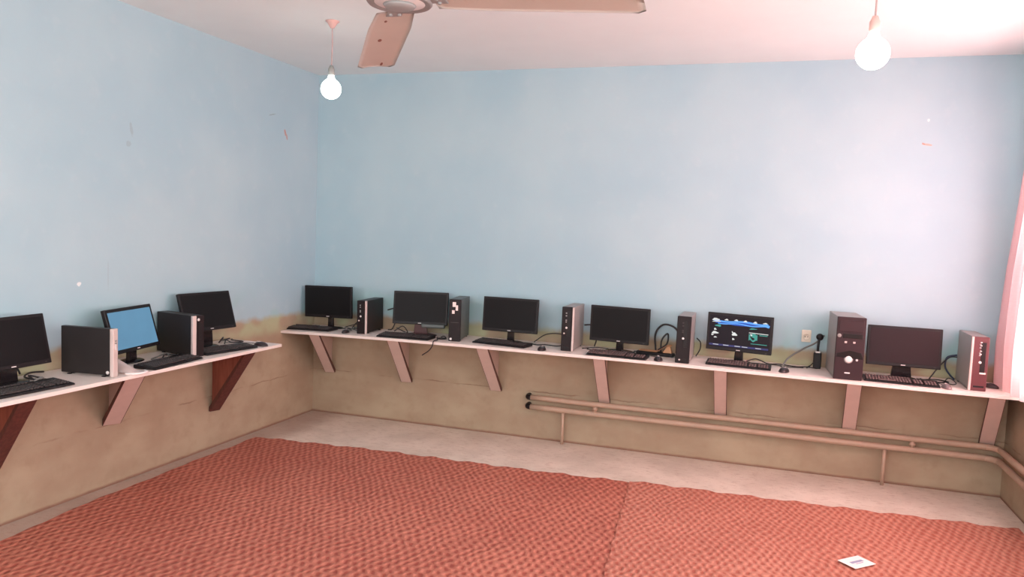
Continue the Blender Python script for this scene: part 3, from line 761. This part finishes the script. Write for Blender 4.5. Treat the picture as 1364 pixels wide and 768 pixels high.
# black adapter with a plug above it
ad = thing('power_adapter', 'black power adapter standing left of the big tower', 'power adapter', at(4.018, -.085))
MB().box((0, 0, .055), (.05, .036, .11), M['black'], .006).build('block', ad)
MB().box((0, -.004, .113), (.03, .024, .010), M['logo'], .002).build('pale_collar', ad)
MB().tube([(0, 0, .115), (.001, 0, .16), (.006, .01, .205)], .008, M['black'], 8).ellipsoid((.008, .012, .215), (.024, .02, .024), M['black']).build('plug', ad)

so = thing('wall_socket', 'small cream wall socket above the shelf, left of the big tower', 'socket', (3.943, -.0005, .967))
MB().box((0, -.006, 0), (.062, .012, .085), M['cream'], .004).build('plate', so)
MB().lathe([(.024, 0), (.024, .006), (.018, .007), (.016, .003), (0, .003)], M['cream'], Matrix.Translation((0, -.011, -.004)) @ Matrix.Rotation(PI/2, 4, 'X'), 24).build('recess', so)
mb = MB()
for sx in (-1, 1): mb.lathe([(.0035, 0), (.0035, .003), (0, .003)], M['black'], Matrix.Translation((sx*.0085, -.0125, -.004)) @ Matrix.Rotation(PI/2, 4, 'X'), 10)
mb.build('pin_holes', so)

# tan card on a flat black box
pb = thing('power_strip', 'flat black power strip under the tan card', 'power strip', at(2.935, -.185), math.radians(-8), -slope(2.95))
MB().box((0, 0, .012), (.27, .07, .024), M['black'], .006).build('body', pb)
mb = MB()
for i in range(4): mb.lathe([(.017, 0), (.017, .003), (.013, .003), (.012, .001), (0, .001)], M['gloss'], Matrix.Translation((-.10+.066*i, 0, .0235)), 18)
mb.build('outlets', pb)
MB().tube([(-.135, 0, .012), (-.165, .02, .006), (-.17, .06, .004)], .004, M['cable']).build('lead', pb)
kc = thing('folded_card', 'tan folded card piece lying on the black power strip', 'card', at(2.935, -.185, .0265), math.radians(-4), -slope(2.95))
def kfn(u, v):
    x = -.115+.235*u
    z = .004+.075*max(0, (u-.55)/.45)**1.1*(1-.35*max(0, (u-.85)/.15))+.006*math.sin(v*3)
    return (x, -.042+.084*v-.02*u, z)
MB().grid(kfn, 20, 6, M['kraft'], .003).build('sheet', kc)
MB().prism([(.055, .0), (.12, .0), (.105, .055), (.085, .05)], 1, -.03, .0, M['kraft'], .002).build('folded_flap', kc)

# ---- left shelf
def al(x, y, dz=.0006): return (x, y, ZL+dz)
monitor(al(.195, -2.92), math.radians(92.8), .223, .082, 'black monitor at the left picture edge with a pale badge', neck_w=.09, wide_base=.26)
monitor(al(.201, -2.14), math.radians(101.5), .279, .074, 'monitor with a plain blue screen on the left shelf', screen='s_blue', bez=.020, chin=.022, neck_w=.06)
monitor(al(.186, -1.498), math.radians(84.5), .293, .118, 'black monitor at the far end of the left shelf', neck_w=.07, wide_base=.20)
tower(al(.427, -2.532), math.radians(97), .036, .256, .318, 'black tower with pale front edge, left of the blue screen', 'steel_dark', 'silver', 'silver')
tower(al(.352, -1.826), math.radians(79), .085, .256, .338, 'black tower with silver strip, right of the blue screen', 'steel_dark', 'front', 'sidestrip')
keyboard(al(.335, -2.985), math.radians(88), 'black keyboard in front of the monitor at the left picture edge', .43, .150)
keyboard(al(.375, -2.09), math.radians(96), 'black keyboard below the blue screen', .43, .145)
keyboard(al(.335, -1.555), math.radians(82), 'black keyboard at the far end of the left shelf', .43, .145)
mouse(al(.398, -1.268), 1.5, 'black mouse at the end corner of the left shelf', 'mouse', [(.03, .10, .006), (.0, .2, .004), (-.05, .27, .004)])
wire('cable', [(.05, -2.72, .94), (.09, -2.76, .90), (.07, -2.80, .83), (.12, -2.83, .80)], .005, 'black cable hanging right of the leftmost monitor')
wire('cable', [(.03, -2.62, ZL+.006), (.03, -2.70, ZL+.012), (.08, -2.77, ZL+.006), (.2, -2.79, ZL+.006), (.25, -2.85, ZL+.02), (.18, -2.83, ZL+.035), (.22, -2.76, ZL+.006)], .005, 'black cable tangled right of the leftmost monitor stand')
wire('cable', [(.23, -2.78, ZL+.006), (.26, -2.83, ZL+.03), (.27, -2.90, ZL+.01), (.24, -2.84, ZL+.006), (.28, -2.77, ZL+.006)], .006, 'grey cable knot beside the leftmost keyboard', 'greycable')
wire('cable', [(.0045, -3.30, 1.145), (.0045, -3.12, 1.15), (.0045, -3.02, 1.155), (.0045, -2.97, 1.162)], .004, 'short black wire on the left wall above the leftmost monitor')
wire('cable', [(.20, -1.45, ZL+.03), (.16, -1.36, ZL+.05), (.1, -1.30, ZL+.02), (.05, -1.22, ZL+.006), (.04, -1.14, ZL+.008)], .005, 'black cable running from the far left monitor to the wall')
wire('cable', [(.22, -1.42, ZL+.02), (.17, -1.34, ZL+.03), (.16, -1.27, ZL+.006), (.2, -1.2, ZL+.006), (.09, -1.18, ZL+.006), (.06, -1.14, ZL+.006)], .004, 'black cable curling behind the far left keyboard')
wire('cable', [(.24, -2.0, ZL+.006), (.2, -1.94, ZL+.02), (.16, -1.9, ZL+.006), (.22, -1.86, ZL+.008)], .005, 'cable lying under the blue screen')
wire('cable', [(.30, -2.02, ZL+.006), (.24, -1.96, ZL+.03), (.18, -1.98, ZL+.006), (.22, -2.06, ZL+.006), (.29, -1.95, ZL+.008)], .004, 'grey cable coil under the right half of the blue screen', 'greycable')
# white folded sheet between tower and blue screen's keyboard
fo = thing('folded_paper', 'white folded sheet between the pale-edged tower and a keyboard', 'paper', al(.385, -2.40), math.radians(8))
def ffn(u, v):
    return (-.10+.19*u, -.055+.115*v*(1-.4*u), 0.003+.085*(1-u)*math.sin(PI*min(1, v*1.0))**.8*.9)
MB().grid(ffn, 14, 14, M['paper'], .003).build('sheet', fo)
MB().tube([(.02, -.06, .004), (.085, -.05, .006), (.10, .01, .008), (.06, .05, .006)], .006, M['paper'], 8).build('rolled_edge', fo)

# ------------------------------------------------------------------ curtain at the right-hand window
def lerp(tab, t_):
    for (a, va), (b_, vb) in zip(tab, tab[1:]):
        if t_ <= b_: return va+(vb-va)*(t_-a)/(b_-a)
    return tab[-1][1]
YL = [(.0, -.10), (.15, -.075), (.4, -.10), (.7, -.20), (1.0, -.36)]
YR = [(.0, -2.38), (1.0, -2.42)]
def cfn(u, v):
    z = .7565+(2.62-.7565)*v
    y0, y1 = lerp(YL, v), lerp(YR, v)
    y = y0+(y1-y0)*u
    amp = .028+.012*math.sin(5*v+1)
    x = W-.075+amp*math.sin(2*PI*15*u+.9*math.sin(3*v)+.4)+.010*math.sin(2*PI*37*u+2*v)-.03*(1-v)*max(0, 1-2*u)**2
    return (x, y, z)
cu = thing('curtain', 'sheer pink curtain hanging at the right window down to the shelf', 'curtain', (0, 0, 0))
MB().grid(cfn, 320, 40, CURT).build('cloth', cu)
MB().tube([(W-.075, -.30, 2.62), (W-.075, -2.5, 2.62)], .011, M['silverm'], 12, spline=False).box((W-.04, -.34, 2.62), (.078, .02, .03), M['silverm'], .003).box((W-.04, -2.4, 2.62), (.078, .02, .03), M['silverm'], .003).build('curtain_rod', cu)

# ------------------------------------------------------------------ sky and camera
sc = bpy.context.scene
wd = bpy.data.worlds.new('sky'); sc.world = wd; wd.use_nodes = True
bg = wd.node_tree.nodes['Background']
bg.inputs['Color'].default_value = (1.0, .985, .985, 1); bg.inputs['Strength'].default_value = 7.5

f, cx, cy, cz, yaw, pitch, roll = 1018.4353, 3.63343730, -5.66898851, 1.60604222, -.316863812, -.0735636444, .0395189795
fw = V((math.sin(yaw)*math.cos(pitch), math.cos(yaw)*math.cos(pitch), math.sin(pitch)))
rt = fw.cross(V((0, 0, 1))).normalized(); up = rt.cross(fw)
r2 = math.cos(roll)*rt+math.sin(roll)*up; u2 = -math.sin(roll)*rt+math.cos(roll)*up
cd = bpy.data.cameras.new('camera'); cam = bpy.data.objects.new('camera', cd); COL.objects.link(cam)
cam.matrix_world = Matrix(((r2.x, u2.x, -fw.x, cx), (r2.y, u2.y, -fw.y, cy), (r2.z, u2.z, -fw.z, cz), (0, 0, 0, 1)))
cd.sensor_width = 36; cd.lens = f/1364*36; cd.clip_start = .05
sc.camera = cam
sc.view_settings.view_transform = 'Standard'; sc.view_settings.look = 'None'
sc.view_settings.gamma = 1; sc.view_settings.use_curve_mapping = False
sc.view_settings.exposure = 0.36
sc.cycles.max_bounces = 10; sc.cycles.diffuse_bounces = 6; sc.cycles.transparent_max_bounces = 8
sc.cycles.caustics_reflective = False; sc.cycles.caustics_refractive = False
